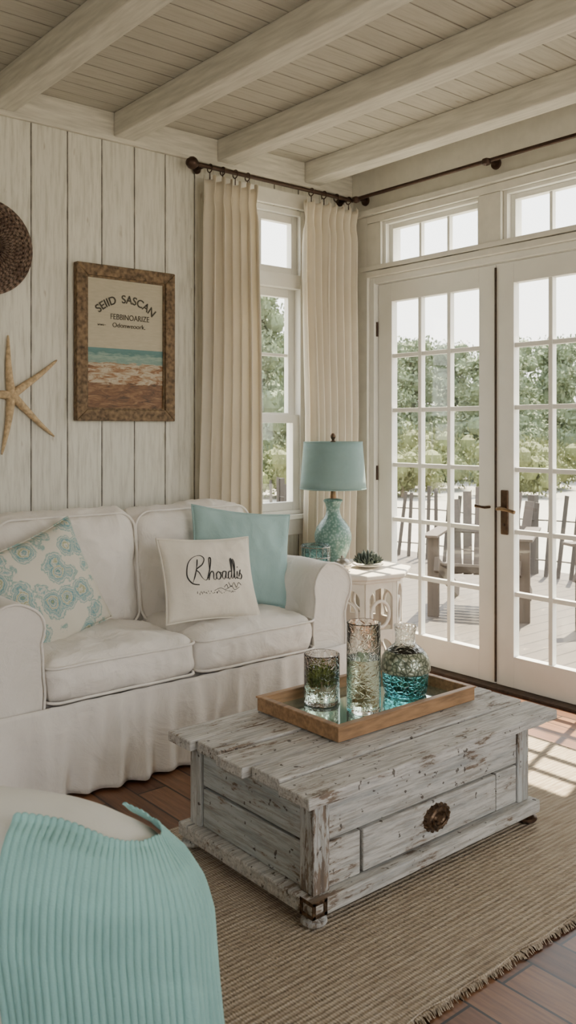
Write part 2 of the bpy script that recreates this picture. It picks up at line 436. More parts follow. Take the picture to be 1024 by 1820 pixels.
mb.obj('window_frame',m_sash,w,bevel=.003)
def sash(parent,x0,x1,z0,z1,y0,y1,rail,nx,nz,mun=.016,name='sash',bot=None):
    mb=MB(); bot=bot or rail
    F(mb,x0,x0+rail,z0,z1,y0,y1);F(mb,x1-rail,x1,z0,z1,y0,y1);F(mb,x0+rail,x1-rail,z1-rail,z1,y0,y1);F(mb,x0+rail,x1-rail,z0,z0+bot,y0,y1)
    gx0,gx1,gz0,gz1=x0+rail,x1-rail,z0+bot,z1-rail
    for i in range(1,nx):
        c=gx0+(gx1-gx0)*i/nx; F(mb,c-mun/2,c+mun/2,gz0,gz1,y0+.006,y1-.006)
    for i in range(1,nz):
        c=gz0+(gz1-gz0)*i/nz; F(mb,gx0,gx1,c-mun/2,c+mun/2,y0+.008,y1-.008)
    s_=mb.obj(name,m_sash,parent,bevel=.002)
    ym=(y0+y1)/2
    MB().box(gx0-.004,gx1+.004,ym-.002,ym+.002,gz0-.004,gz1+.004).obj('glass_pane',m_pane,s_)
    return s_
sash(w,X0+.03,X1-.03,.50,1.215,.06,.095,.045,2,2)
sash(w,X0+.03,X1-.03,.02,.535,.02,.055,.045,2,1,.006)
sash(w,X0+.03,X1-.03,1.29,1.61,.04,.075,.04,2,1)
def rw(name,yc,z,lab,cat):
    e=bpy.data.objects.new(name,None); COL.objects.link(e); e.location=(0,yc,z); e.rotation_euler=(0,0,-pi/2); struct(e,lab,cat); return e
for k,yc in ((2,-.5675),(3,-1.365)):
    e=rw('window_%d'%k,yc,2.13,'white wooden transom window with three panes','window')
    mb=MB();hw=.3325
    F(mb,-hw,-hw+.02,0,.27,0,.12);F(mb,hw-.02,hw,0,.27,0,.12);F(mb,-hw+.02,hw-.02,0,.018,0,.12);F(mb,-hw+.02,hw-.02,.252,.27,0,.12)
    mb.obj('window_frame',m_sash,e,bevel=.002)
    sash(e,-hw+.02,hw-.02,.018,.252,.03,.07,.026,3,1)
mb=MB().box(.0,.13,-.165,-.13,0,2.10).box(0,.13,-1.80,-1.768,0,2.10).box(0,.13,-1.768,-.165,2.065,2.10)
st('trim_5',mb,m_sash,.003)
st('trim_6',MB().box(-.03,.13,-1.80,-.13,0,.012),m_dark,.002)
for k,yc in ((1,-.567),(2,-1.365)):
    d=rw('door_%d'%k,yc,.014,'white wooden French door leaf with eighteen glass panes','door')
    hw=.396
    s_=sash(d,-hw,hw,0,2.045,.03,.075,.10,3,6,.022,'door_leaf',.15)
    if k==1:
        for z in (.25,1.0,1.8): MB().tube([(-hw-.004,.022,z-.04),(-hw-.004,.022,z+.04)],.007).obj('hinge',m_iron,d)
    h=MB()
    if k==2:
        MB().soft(.042,.012,.215,.0055,(-hw+.05,.026,.84)).obj('handle_plate',m_bronze,d,smooth=True)
        h.tube([(-hw+.05,.022,.86),(-hw+.05,-.03,.86),(-hw+.07,-.036,.862),(-hw+.11,-.036,.858),(-hw+.15,-.034,.850)],[.011,.009,.008,.007,.009],10)
        h.obj('door_handle',m_brass,d,smooth=True)
        MB().lathe([(.0001,0),(.007,0),(.007,.006),(.0001,.006)],12,M=Matrix.Translation((-hw+.05,.022,.78))@Matrix.Rotation(pi/2,4,'X')).obj('keyhole',m_iron,d)
    else:
        h.tube([(hw-.035,.032,.86),(hw-.035,-.01,.86),(hw-.05,-.018,.862),(hw-.085,-.018,.866)],[.007,.007,.006,.009],10)
        h.obj('door_handle',m_bronze,d,smooth=True)
        MB().box(-.004,.004,0,.012,0,2.02,M=Matrix.Translation((hw+.004,.022,.01))).obj('astragal',m_dark,d)
# ---------------------------------------------------------------- rug
mb=MB(); rx0,rx1,ry0,ry1=-2.55,-.46,-2.34,-1.27
def rugf(u,v):
    x=rx0+(rx1-rx0)*u; y=ry0+(ry1-ry0)*v
    if v==0 or v==1: y+=noise.noise((x*9,0,v))*.008
    return (x,y,.009+.0012*noise.noise((x*3,y*3,0)))
mb.grid(rugf,260,60)
r=mb.obj('rug',m_rug,solid=.012)
tag(r,'braided beige jute area rug with frayed edge','rug')
mb=MB()
for i in range(900):
    x=rx0+(rx1-rx0)*random.random(); l=.006+.014*random.random(); a=random.uniform(-.4,.4)
    mb.tube([(x,ry0+.004,.010),(x+a*l*.5,ry0-l*.5,.010),(x+a*l,ry0-l,.003)],[.0022,.0018,.001],4)
fr_=mb.obj('fringe',m_rug,r); fr_['kind']='stuff'
# ---------------------------------------------------------------- sofa
S=thing('sofa','white linen slipcovered two-seat sofa with rolled arms','sofa',(-1.62,-.45,0))
mb=MB(); mb.soft(1.26,.58,.26,.02,(0,-.01,.19)); mb.soft(1.28,.12,.60,.05,(0,.235,.57),n=16,wr=.004)
mb.obj('sofa_body',m_sofa,S,smooth=True,sharp=0,weld=True)
def armprof():
    p=[(.605,.03),(.605,.45)]
    cx,cz,rr=.712,.572,.103
    for i in range(19):
        a=math.radians(200-i*13.3); p.append((cx+rr*math.cos(a)*1.03,cz+rr*math.sin(a)))
    p+=[(.785,.46),(.782,.30),(.792,.03)]
    Q=[]
    for i in range(len(p)):
        a=p[i];b=p[(i+1)%len(p)]; m=max(1,int(math.hypot(a[0]-b[0],a[1]-b[1])/.03))
        for k in range(m): Q.append((a[0]+(b[0]-a[0])*k/m,a[1]+(b[1]-a[1])*k/m))
    return Q
ap=armprof()
for sg in (-1,1):
    pr=[(sg*x,z) for x,z in ap]
    mb=MB()
    n=len(pr); ny=52
    def pt(i,j):
        x,z=pr[i]; y=-.355+.645*j/ny
        w_=noise.noise_vector(Vector((x*6,y*7,z*6)))*.015+noise.noise_vector(Vector((x*16,y*22,z*12)))*.007
        if z>.45: z=z-(.03*max(0,(j/ny-.75))*2)
        return Vector((x+w_.x,y+(w_.y*.5 if 0<j<ny else 0),z+w_.z*.6))
    vs=[pt(i,j) for j in range(ny+1) for i in range(n)]
    fs=[(j*n+i,j*n+(i+1)%n,(j+1)*n+(i+1)%n,(j+1)*n+i) for j in range(ny) for i in range(n)]
    fs+=[list(range(n)),[ny*n+i for i in range(n)]]
    mb.add(vs,fs)
    a=mb.obj('sofa_arm',m_sofa,S,smooth=True,sharp=50,bevel=.010)
    MB().tube([(pt(i,0)+Vector((0,-.004,0))) for i in range(n)],.0045,8).obj('piping',m_sofa,a,smooth=True,sharp=0)
def skirtpath():
    P=[]
    x0=-.80;x1=.80;yb=.29;yf=-.362
    N=60
    for i in range(N): P.append((x0,yb+(yf-yb)*i/N,-1,0))
    N=260
    for i in range(N): P.append((x0+(x1-x0)*i/N,yf,0,-1))
    N=60
    for i in range(N+1): P.append((x1,yf+(yb-yf)*i/N,1,0))
    return P
sp=skirtpath(); nz=18; vs=[];fs=[]
for j in range(nz+1):
    z=.318-.308*j/nz; k=j/nz
    for i,(x,y,nx,ny_) in enumerate(sp):
        s_=i*.0065
        fn=noise.noise((s_*6,k*.5,0)); f2=noise.noise((s_*17,k*.7,5)); f3=abs(noise.noise((s_*9+k*.4,0,8)))
        rip=.020*fn+.020*f2-.044*f3
        d=.012+k*.032+rip*(.35+1.2*k)
        vs.append((x+nx*d,y+ny_*d,z+.003*noise.noise((s_*8,3,k))))
m_=len(sp)
for j in range(nz):
    for i in range(m_-1): fs.append((j*m_+i,j*m_+i+1,(j+1)*m_+i+1,(j+1)*m_+i))
MB().add(vs,fs).obj('sofa_skirt',m_sofa,S,smooth=True,sharp=0,solid=.004)
def rrect(hx,hy,r,z,c=(0,0),n=6):
    P=[]
    for (sx,sy,a0) in ((1,1,0),(-1,1,90),(-1,-1,180),(1,-1,270)):
        for i in range(n+1):
            a=math.radians(a0+90*i/n); P.append(Vector((c[0]+sx*(hx-r)+r*math.cos(a),c[1]+sy*(hy-r)+r*math.sin(a),z)))
    Q=[]
    for i in range(len(P)):
        a=P[i];b=P[(i+1)%len(P)]; m=max(1,int((b-a).length/.04))
        for k in range(m): Q.append(a.lerp(b,k/m))
    return Q
for k,sg in enumerate((-1,1)):
    cx=sg*.302
    mb=MB().soft(.60,.56,.15,.05,(cx,-.095,.39),bulge=(.004,.012,.034),n=40,wr=.012,seed=k*5+1)
    c_=mb.obj('seat_cushion',m_sofa2,S,smooth=True,sharp=0,weld=True)
    mp_=MB()
    for z in (.448,.333):
        Q=rrect(.296,.278,.045,z,(cx,-.095))
        Q=[q+noise.noise_vector(q*7+Vector((k*5+1,2,0)))*.003+Vector((0,-.014 if q.y<-.3 else 0,0)) for q in Q]
        mp_.tube(Q,.0052,8,True)
    mp_.obj('piping',m_sofa2,c_,smooth=True,sharp=0)
    M=Matrix.Translation((cx,.165,.665))@Matrix.Rotation(math.radians(-7),4,'X')
    mb=MB().soft(.635,.19,.50,.085,(0,0,0),bulge=(.01,.045,.014),n=40,wr=.016,seed=k*3+2,M=M)
    c_=mb.obj('back_cushion',m_sofa2,S,smooth=True,sharp=0,weld=True)
    Q=rrect(.30,.232,.07,0)
    Q=[M@(Vector((q.x,-.09,q.y))) for q in Q]
    MB().tube(Q,.005,8,True).obj('piping',m_sofa2,c_,smooth=True,sharp=0)
# ---------------------------------------------------------------- cushions
def pthick(u,v,t): return t*(max(0,(1-u*u))*max(0,(1-v*v)))**.42
def ppos(u,v,w,h,t,side,seed=0):
    k=.075
    x=u*w/2*(1-k*(1-v*v)*abs(u)**2); z=v*h/2*(1-k*(1-u*u)*abs(v)**2)
    th=pthick(u,v,t)
    wr_=(noise.noise((x*9+seed,z*9,seed))*.012+noise.noise((x*22+seed,z*14,seed))*.005)*min(1,th/t*2)
    return Vector((x,side*(th+wr_),z))
def cushion(name,label,w,h,t,mat,loc,rot,seed=0,pipemat=None):
    P=thing(name,label,'cushion',loc,rot)
    mb=MB()
    for side in (-1,1):
        mb.grid(lambda a,b:ppos(2*a-1,2*b-1,w,h,t,side,seed),44,44)
    mb.obj('cushion_cover',mat,P,smooth=True,sharp=0,weld=True)
    edge=[]
    N=24
    for i in range(N): edge.append(ppos(-1+2*i/N,-1,w,h,t,0))
    for i in range(N): edge.append(ppos(1,-1+2*i/N,w,h,t,0))
    for i in range(N): edge.append(ppos(1-2*i/N,1,w,h,t,0))
    for i in range(N): edge.append(ppos(-1,1-2*i/N,w,h,t,0))
    MB().tube(edge,.0045,6,True).obj('piping',pipemat or mat,P,smooth=True,sharp=0)
    return P
cushion('cushion','cream cushion printed with aqua and olive shell medallions',.43,.43,.075,m_pat,(-2.09,-.515,.655),(R(-16),R(-17),R(12)),1)
cushion('cushion','plain pale aqua cotton cushion',.49,.42,.06,m_aqua,(-1.19,-.525,.695),(R(-14),R(8),R(-10)),2)
P=cushion('cushion','cream canvas cushion with black script lettering',.43,.345,.06,m_creamp,(-1.445,-.645,.645),(R(-22),R(3),R(-6)),3)
def catmull(pts,n=8):
    out=[];p=[Vector((a,b)) for a,b in pts]; p=[p[0]]+p+[p[-1]]
    for i in range(1,len(p)-2):
        for k in range(n):
            t_=k/n
            out.append(.5*((2*p[i])+(-p[i-1]+p[i+1])*t_+(2*p[i-1]-5*p[i]+4*p[i+1]-p[i+2])*t_*t_+(-p[i-1]+3*p[i]-3*p[i+1]+p[i+2])*t_**3))
    out.append(p[-2]); return out
strokes=[[(.45,2.35),(.25,1.5),(-.05,.6),(-.45,-.15)],
[(.35,-.45),(-.55,-.25),(-1.1,.6),(-.9,1.8),(-.1,2.6),(.9,2.85),(1.4,2.45),(1.0,1.75),(.2,1.25),(.5,.9),(.85,.3),(1.25,.0),(1.6,.3)],
[(1.5,.2),(2.0,1.4),(2.3,2.4),(2.05,2.45),(1.85,1.1),(1.65,0),(1.9,.7),(2.2,.95),(2.35,.7),(2.3,.15),(2.5,.0),(2.7,.3)],
[(3.0,.9),(2.7,.6),(2.75,.1),(3.05,.05),(3.25,.45),(3.05,.85),(3.35,.7)],
[(3.9,.85),(3.55,.8),(3.42,.25),(3.65,.0),(3.92,.5),(3.98,.85),(3.93,.15),(4.2,.15)],
[(4.75,.85),(4.4,.8),(4.25,.3),(4.45,0),(4.72,.4),(5.1,2.2),(4.92,2.2),(4.82,1.0),(4.8,.1),(5.05,.2)],
[(5.05,.2),(5.4,1.5),(5.45,2.2),(5.27,2.2),(5.2,.9),(5.25,.05),(5.5,.2)],
[(5.65,.85),(5.57,.15),(5.8,.1)],[(5.85,.25),(6.18,1.0),(6.12,.7),(6.35,.35),(6.15,.0),(5.85,.08)],
[(5.75,1.3),(5.79,1.37)]]
thin=[[(4.2,-.35),(4.55,-.85),(5.0,-.4),(5.3,-.95),(5.7,-.4),(6.1,-.7)],
[(3.5,-.9),(3.9,-.6),(4.1,-1.0),(4.6,-.75),(5.0,-1.2),(5.8,-.9)],
[(2.2,-1.2),(3.0,-.95),(3.6,-1.15),(4.2,-.95)]]
mb=MB(); W_,H_=.43,.345
def onp(a,b):
    x=(a-2.65)*.0345; z=(b-.5)*.0365
    u=x/(W_/2); v=z/(H_/2)
    p=ppos(u,v,W_,H_,.06,-1,3); p.y-=.0015; return p
for q in strokes:
    c_=catmull(q,8); N=len(c_)
    mb.tube([onp(a.x,a.y) for a in c_],[.0009+.0018*abs(math.sin(pi*(i/N*2+.25))) for i in range(N)],6)
for q in thin:
    c_=catmull(q,6); mb.tube([onp(a.x,a.y) for a in c_],.0010,5)
for i in range(26):
    a=.0+i*.2+random.uniform(-.06,.06); b=-1.45+random.uniform(-.15,.15)
    mb.tube([onp(a,b),onp(a+random.uniform(-.1,.1),b+random.uniform(.05,.25))],.0010,5)
mb.obj('script_lettering',m_ink,P,smooth=True,sharp=0)
# ---------------------------------------------------------------- curtains
def curtain(x0,x1,b0,b1,ztop,zbot,N,label,seed):
    E=thing('curtain',label,'curtain',((x0+x1)/2,-.10,zbot),group='window curtains')
    xc=(x0+x1)/2
    def f(u,v):
        z=zbot+(ztop-zbot)*(1-v)
        a=x0+(b0-x0)*v-xc; b=x1+(b1-x1)*v-xc
        uu=u+.012*math.sin(2*pi*u*3+seed)+.03*math.sin(v*3+seed)*u*(1-u)+.02*noise.noise((u*2.5,v*1.2,seed+4))
        ph=2*pi*N*uu+1.3*noise.noise((v*1.6,u*2,seed))
        amp=(.034+.014*noise.noise((u*4,v*1.5,seed)))*(1-.45*math.exp(-((v-.04)/.02)**2))
        s1=math.sin(ph); y=amp*s1*.9+amp*.25*math.sin(2*ph+seed)
        x=a+(b-a)*uu+amp*.25*math.sin(2*ph)
        x+=.016*noise.noise((v*3,seed,1))
        if v<.03: z+= .012*math.cos(ph)*(1-v/.03)
        return (x,y,z-zbot)
    MB().grid(f,N*16,80).obj('curtain_fabric',m_curtain,E,smooth=True,sharp=0,solid=.002)
    nr=4
    for i in range(nr):
        x=x0+(x1-x0)*(i+.35)/nr-xc; zc=2.525-zbot
        ring=MB(); ring.tube([(x,.020*math.cos(a),zc-.006+.020*math.sin(a)) for a in [2*pi*k/20 for k in range(20)]],.003,6,True)
        ring.tube([(x,0,zc-.026),(x,.0,zc-.06)],.0025,6)
        ring.obj('curtain_ring',m_iron,E,smooth=True,sharp=0)
curtain(-1.09,-.785,-1.15,-.75,2.475,.03,6,'cream cotton curtain panel hanging beside the sofa',1.3)
curtain(-.44,-.075,-.43,-.09,2.475,.03,7,'sunlit cream cotton curtain panel in the room corner',4.1)
E=thing('curtain_rod','dark iron curtain rod with round finial above the double-hung window','curtain rod',(-.6,-.10,2.525))
MB().tube([(-.54,0,0),(.50,0,0)],.011,12).obj('rod',m_iron,E,smooth=True)
mb=MB()
mb.lathe([(.0001,-.03),(.016,-.027),(.028,-.012),(.031,0),(.028,.012),(.016,.027),(.0001,.03)],20,M=Matrix.Translation((-.565,0,0))@Matrix.Rotation(pi/2,4,'Y')); mb.obj('finial',m_iron,E,smooth=True)
for x in (-.49,.47): MB().tube([(x,.0,0),(x,.075,0)],.008,8).lathe([(.0001,0),(.022,0),(.022,.008),(.0001,.008)],16,M=Matrix.Translation((x,.078,0))@Matrix.Rotation(pi/2,4,'X')).obj('rod_bracket',m_iron,E,smooth=True)
E=thing('curtain_rod','long dark iron curtain rod above the French doors','curtain rod',(-.11,-1.0,2.525))
MB().tube([(0,.88,0),(0,-1.2,0)],.010,12).obj('rod',m_iron,E,smooth=True)
for y in (-.02,.86): MB().tube([(0,y,0),(.068,y,0)],.009,8).lathe([(.0001,0),(.026,0),(.028,.010),(.02,.018),(.0001,.018)],16,M=Matrix.Translation((.062,y,0))@Matrix.Rotation(pi/2,4,'Y')).lathe([(.0001,-.02),(.02,-.012),(.024,0),(.02,.012),(.0001,.02)],16,M=Matrix.Translation((-.006,y,-.005))).obj('rod_bracket',m_iron,E,smooth=True)
# ---------------------------------------------------------------- coffee table
TZ=.0175
T=thing('coffee_table','low chunky coffee table in chipped white paint with drawer','table',(-1.555,-1.675,TZ))
ys=[-.322,-.19,-.062,.068,.192,.32]; hx=.53
offs=[0,.016,-.008,.012,-.004]
mb=MB()
for i in range(5):
    o=offs[i]; xa,xb=-hx+o,hx-o*.5; ya,yb=ys[i]+.0045,ys[i+1]-.0045; N=40
    def ed(x,s): return noise.noise((x*9,s*5+i*3,0))*.004
    zt=.340+.0022*(i%2); vs=[];fs=[]
    for k in range(N+1):
        x=xa+(xb-xa)*k/N
        zz=zt+.0015*noise.noise((x*5,i,3))
        vs+=[(x,ya+ed(x,1)*(2 if i==0 else 1),.310),(x,yb+ed(x,2),.310),(x,yb+ed(x,2),zz),(x,ya+ed(x,1)*(2 if i==0 else 1)+.001,zz)]
    for k in range(N):
        a=k*4;b=a+4
        for q in range(4): fs.append((a+q,a+(q+1)%4,b+(q+1)%4,b+q))
    fs+=[(0,1,2,3),(N*4+3,N*4+2,N*4+1,N*4)]
    mb.add(vs,fs)
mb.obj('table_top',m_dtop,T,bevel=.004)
bx0,bx1,by0,by1=-.482,.425,-.279,.275
MB().box(bx0+.022,bx1-.022,by0+.022,by1-.022,.07,.309).obj('table_body',m_dark,T)
for xa,xb in ((bx0,bx0+.055),(bx1-.055,bx1)):
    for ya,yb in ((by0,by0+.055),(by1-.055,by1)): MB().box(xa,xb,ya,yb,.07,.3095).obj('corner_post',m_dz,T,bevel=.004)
for xa,xs in ((bx0+.008,1),(bx1-.008,-1)):
    mb=MB()
    for z0,z1 in ((.072,.184),(.192,.3095)): mb.box(min(xa,xa+xs*.016),max(xa,xa+xs*.016),by0+.057,by1-.057,z0,z1)
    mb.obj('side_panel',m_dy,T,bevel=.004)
mb=MB().box(bx0+.057,bx1-.057,by0+.006,by0+.024,.195,.3095).box(bx0+.057,bx0+.168,by0+.006,by0+.024,.074,.188).box(bx1-.158,bx1-.057,by0+.006,by0+.024,.074,.188)
mb.obj('front_panel',m_dx,T,bevel=.003)
MB().box(bx0+.057,bx1-.057,by1-.024,by1-.006,.072,.3095).obj('back_panel',m_dx,T,bevel=.003)
D_=MB().box(bx0+.176,bx1-.166,by0+.002,by0+.03,.077,.187).obj('drawer',m_dx,T,bevel=.004)
cx=(bx0+bx1)/2+.012
mb=MB()
prof=[(.0001,.012),(.008,.013),(.011,.008),(.016,.009),(.018,.013),(.021,.009),(.026,.008),(.029,.011),(.032,.006),(.034,0)]
mb.lathe(prof,36,M=Matrix.Translation((cx,by0+.002,.138))@Matrix.Diagonal((1.6,1,1.1,1))@Matrix.Rotation(pi/2,4,'X'))
for i in range(16):
    a=2*pi*i/16; mb.lathe([(.0001,.006),(.0045,.003),(.005,-.004)],8,M=Matrix.Translation((cx+.052*math.cos(a),by0-.001,.138+.036*math.sin(a)))@Matrix.Rotation(pi/2,4,'X'))
mb.tube([(cx+.030*math.cos(a),by0-.016-.005*math.sin(a),.138+.022*math.sin(a)) for a in [pi+pi*k/12 for k in range(13)]],.0038,8)
mb.obj('drawer_pull',m_pull,D_,smooth=True,sharp=50)
mb=MB(); p=.026
mb.box(bx0-p,bx1+p,by0-p,by0+.02,.030,.070).box(bx0-p,bx1+p,by1-.02,by1+p,.030,.070).box(bx0-p,bx0+.02,by0+.02,by1-.02,.030,.070).box(bx1-.02,bx1+p,by0+.02,by1-.02,.030,.070)
mb.box(bx0,bx1,by0,by1,.034,.068)
mb.obj('plinth',m_dx,T,bevel=.006)
for x in (bx0+.006,bx1-.006):
    for y in (by0+.006,by1-.006):
        mm=m_dz if x<0 else m_bronze
        MB().lathe([(.016,0),(.028,.003),(.034,.010),(.033,.018),(.022,.023),(.024,.027),(.028,.031)],28,c=(x,y,0)).obj('bun_foot',mm,T,smooth=True)
mb=MB(); x,y=bx0-p-.003,by0-p-.003
mb.box(x,x+.05,y,y+.003,.034,.044).box(x,x+.05,y,y+.003,.066,.076).box(x,x+.012,y,y+.003,.034,.076).box(x+.038,x+.05,y,y+.003,.034,.076)
mb.box(x,x+.003,y,y+.05,.034,.044).box(x,x+.003,y,y+.05,.066,.076).box(x,x+.003,y+.038,y+.05,.034,.076)
mb.obj('corner_bracket',m_pull,T,bevel=.002)
ZT=TZ+.3442
# ---------------------------------------------------------------- tray
TR=thing('tray','rectangular oak serving tray with mirrored base','tray',(-1.4725,-1.5825,ZT+.001))
hx,hy=.3075,.1875
mb=MB().box(-hx,hx,-hy,-hy+.016,0,.042).box(-hx,hx,hy-.016,hy,0,.042).box(-hx,-hx+.016,-hy+.016,hy-.016,0,.042).box(hx-.016,hx,-hy+.016,hy-.016,0,.042)
mb.box(-hx-.004,hx+.004,-hy-.004,-hy+.018,.040,.046).box(-hx-.004,hx+.004,hy-.018,hy+.004,.040,.046).box(-hx-.004,-hx+.018,-hy+.018,hy-.018,.040,.046).box(hx-.018,hx+.004,-hy+.018,hy-.018,.040,.046)
mb.obj('tray_frame',m_tray,TR,bevel=.002)
MB().box(-hx+.016,hx-.016,-hy+.016,hy-.016,.002,.010).obj('tray_base',m_mirror,TR)
ZB=ZT+.0115
G=thing('glass_tumbler','wide seeded-glass tumbler holding mossy water','glass',(-1.59,-1.49,ZB))
ro,ri,h=.058,.0545,.158
MB().lathe([(.0001,0),(ro-.004,0),(ro,.004),(ro,h-.002),(ro-.002,h),(ri,h-.002),(ri,.012),(.0001,.010)],44).obj('glass_body',m_clear,G,smooth=True)
MB().lathe([(.0001,.0125),(ri-.001,.0135),(ri-.001,.088),(.0001,.088)],40).obj('water',m_water,G,smooth=True)
mb=MB()
for i in range(130):
    a=random.random()*6.28; r_=.044*random.random()**.5; z=.055+.035*random.random()
    mb.tube([(r_*math.cos(a),r_*math.sin(a),z),(r_*math.cos(a)*1.12,r_*math.sin(a)*1.12,z+.012+.024*random.random())],[.0048,.0012],5)
mb.obj('moss',m_moss,G,smooth=True,sharp=0)
G=thing('glass_vase','tall clear crackle-glass cylinder vase','vase',(-1.545,-1.635,ZB))
ro,ri,h=.0535,.050,.278
MB().lathe([(.0001,0),(ro-.003,0),(ro,.004),(ro,h-.002),(ro-.002,h),(ri,h-.002),(ri,.014),(.0001,.012)],44).obj('glass_body',m_crackle,G,smooth=True)
MB().lathe([(.0001,.0145),(ri-.001,.015),(ri-.001,.165),(.0001,.165)],40).obj('water',m_water,G,smooth=True)
G=thing('glass_bottle','round crackled glass jar with turquoise lower half','bottle',(-1.315,-1.60,ZB))
MB().lathe([(.0001,0),(.062,0),(.070,.006),(.075,.03),(.0775,.075),(.0001,.075)],44).obj('lower_band',m_teal,G,smooth=True)
MB().lathe([(.077,.0755),(.084,.082),(.084,.10),(.077,.126),(.062,.146)],44).obj('upper_band',m_merc,G,smooth=True)
MB().lathe([(.062,.1465),(.046,.160),(.036,.168),(.033,.180),(.034,.205),(.038,.222),(.0385,.228),(.035,.228),(.031,.21),(.030,.182),(.033,.170),(.043,.160),(.059,.1465)],44).obj('bottle_neck',m_clear,G,smooth=True)
# ---------------------------------------------------------------- end table
ET=thing('side_table','cream octagonal side table with arched fretwork panels','side table',(-.445,-.47,0),(0,0,R(12)))
def octa(r,z0,z1,mb): mb.lathe([(r*.97,z0),(r,z0+(z1-z0)*.3),(r,z0+(z1-z0)*.8),(r*.985,z1)],8)
mb=MB(); octa(.285,.545,.572,mb); octa(.262,.528,.545,mb); mb.obj('table_top',m_white,ET,bevel=.002)
rb=.232; ap_=rb*math.cos(pi/8); hw=rb*math.sin(pi/8)
for k in range(8):
    M=Matrix.Rotation(2*pi*k/8+pi/8,4,'Z')@Matrix.Translation((0,-ap_,0))
    mb=MB()
    for sg in (-1,1):
        xs=sorted((sg*hw,sg*(hw-.022)))
        mb.box(xs[0],xs[1],-.009,.009,0,.528,M=M)
    def strip(fo,fi,n):
        vs=[];fs=[]
        for i in range(n+1):
            o=fo(i/n); q=fi(i/n)
            for y in (-.008,.008): vs+= [(o[0],y,o[1]),(q[0],y,q[1])]
        for i in range(n):
            a=i*4;b=a+4
            fs+=[(a,a+1,b+1,b),(a+2,b+2,b+3,a+3),(a,b,b+2,a+2),(a+1,a+3,b+3,b+1)]
        fs+=[(0,2,3,1),(n*4,n*4+1,n*4+3,n*4+2)]
        mb.add(vs,fs,M)
    w_=hw-.02
    strip(lambda t_:(-w_+2*w_*t_,.528),lambda t_:(-w_*math.cos(pi*t_),.435+w_*.95*math.sin(pi*t_)),20)
    mb.tube([(.052*math.cos(a),0,.375+.062*math.sin(a)) for a in [2*pi*i/24 for i in range(24)]],.0085,8,True,M=M)
    strip(lambda t_:(-w_+2*w_*t_,.30-.0*t_),lambda t_:(-w_+2*w_*t_,.275),4)
    strip(lambda t_:(-w_+2*w_*t_,.275),lambda t_:(-w_*math.cos(pi*t_),.20+w_*.9*math.sin(pi*t_)),20)
    mb.tube([(-w_,0,.16),(0,0,.08),(w_,0,.16)],.007,6,M=M)
    mb.box(-w_,w_,-.009,.009,.02,.05,M=M)
    mb.obj('fretwork_panel',m_white,ET,bevel=.0015)
ZE=.5725
LP=thing('table_lamp','aqua textured ceramic table lamp with aqua drum shade','lamp',(-.455,-.32,ZE))
pr=[(.0001,0),(.058,0),(.062,.006),(.060,.014),(.066,.03),(.084,.07),(.094,.11),(.094,.135),(.084,.165),(.064,.19),(.045,.21),(.036,.23),(.034,.25),(.040,.272),(.050,.285),(.046,.292),(.02,.296),(.0001,.296)]
pr=[(r_,z*1.12) for r_,z in pr]
MB().lathe(pr,48).obj('lamp_base',m_lamp,LP,smooth=True,sharp=60)
MB().tube([(0,0,.32),(0,0,.62)],.006,10).lathe([(.0001,.33),(.018,.332),(.018,.345),(.014,.37),(.0001,.37)],16).obj('lamp_stem',m_brass,LP,smooth=True)
MB().lathe([(.0001,.365),(.012,.37),(.03,.41),(.032,.44),(.02,.47),(.0001,.475)],20).obj('lamp_bulb',m_cream,LP,smooth=True)
mb=MB()
n=56; r0,r1=.168,.149; z0_,z1_=.382,.618
mb.grid(lambda u,v:((r0+(r1-r0)*v)*math.cos(2*pi*u),(r0+(r1-r0)*v)*math.sin(2*pi*u),z0_+(z1_-z0_)*v),n,6)
SH=mb.obj('lamp_shade',m_shade,LP,smooth=True,sharp=0,solid=.002)
for r_,z in ((r0,z0_),(r1,z1_)): MB().tube([(r_*math.cos(2*pi*i/n),r_*math.sin(2*pi*i/n),z) for i in range(n)],.003,6,True).obj('shade_trim',m_shade,SH,smooth=True,sharp=0)
mb=MB()
for a in (0,1,2): mb.tube([(0,0,.612),(.148*math.cos(a*2.094),.148*math.sin(a*2.094),.612)],.002,6)
mb.obj('shade_spider',m_brass,SH,smooth=True,sharp=0)
MB().lathe([(.0001,.61),(.012,.61),(.014,.622),(.006,.628),(.012,.64),(.014,.65),(.008,.662),(.0001,.665)],16).obj('finial',m_bronze,LP,smooth=True)
G=thing('candle_holder','aqua ribbed glass candle holder with metal bands','candle holder',(-.632,-.385,ZE))
MB().lathe([(.0001,0),(.066,0),(.070,.004),(.071,.115),(.068,.118),(.065,.114),(.064,.010),(.0001,.009)],40).obj('glass_body',m_aglass,G,smooth=True)
mb=MB()
for z in (.012,.058,.108): mb.tube([(.0715*math.cos(2*pi*i/40),.0715*math.sin(2*pi*i/40),z) for i in range(40)],.0022,6,True)
for i in range(14):
    a=2*pi*i/14; mb.tube([(.0715*math.cos(a),.0715*math.sin(a),.012),(.0715*math.cos(a),.0715*math.sin(a),.108)],.0012,5)
mb.obj('metal_band',m_silver,G,smooth=True)
MB().lathe([(.0001,.0095),(.035,.0095),(.036,.045),(.0001,.043)],24).obj('candle',m_cream,G,smooth=True)
G=thing('bowl','small round pewter lidded bowl','bowl',(-.585,-.525,ZE))
MB().lathe([(.0001,0),(.026,0),(.040,.012),(.046,.030),(.044,.042),(.038,.044),(.036,.05),(.022,.060),(.006,.064),(.007,.072),(.0001,.076)],32).obj('bowl_body',m_silver,G,smooth=True)
MB().tube([(.046*math.cos(2*pi*i/30),.046*math.sin(2*pi*i/30),.034) for i in range(30)],.003,6,True).obj('bowl_rim',m_white,G,smooth=True)
G=thing('succulent','dark succulent arrangement on a shallow white dish','plant',(-.405,-.52,ZE))
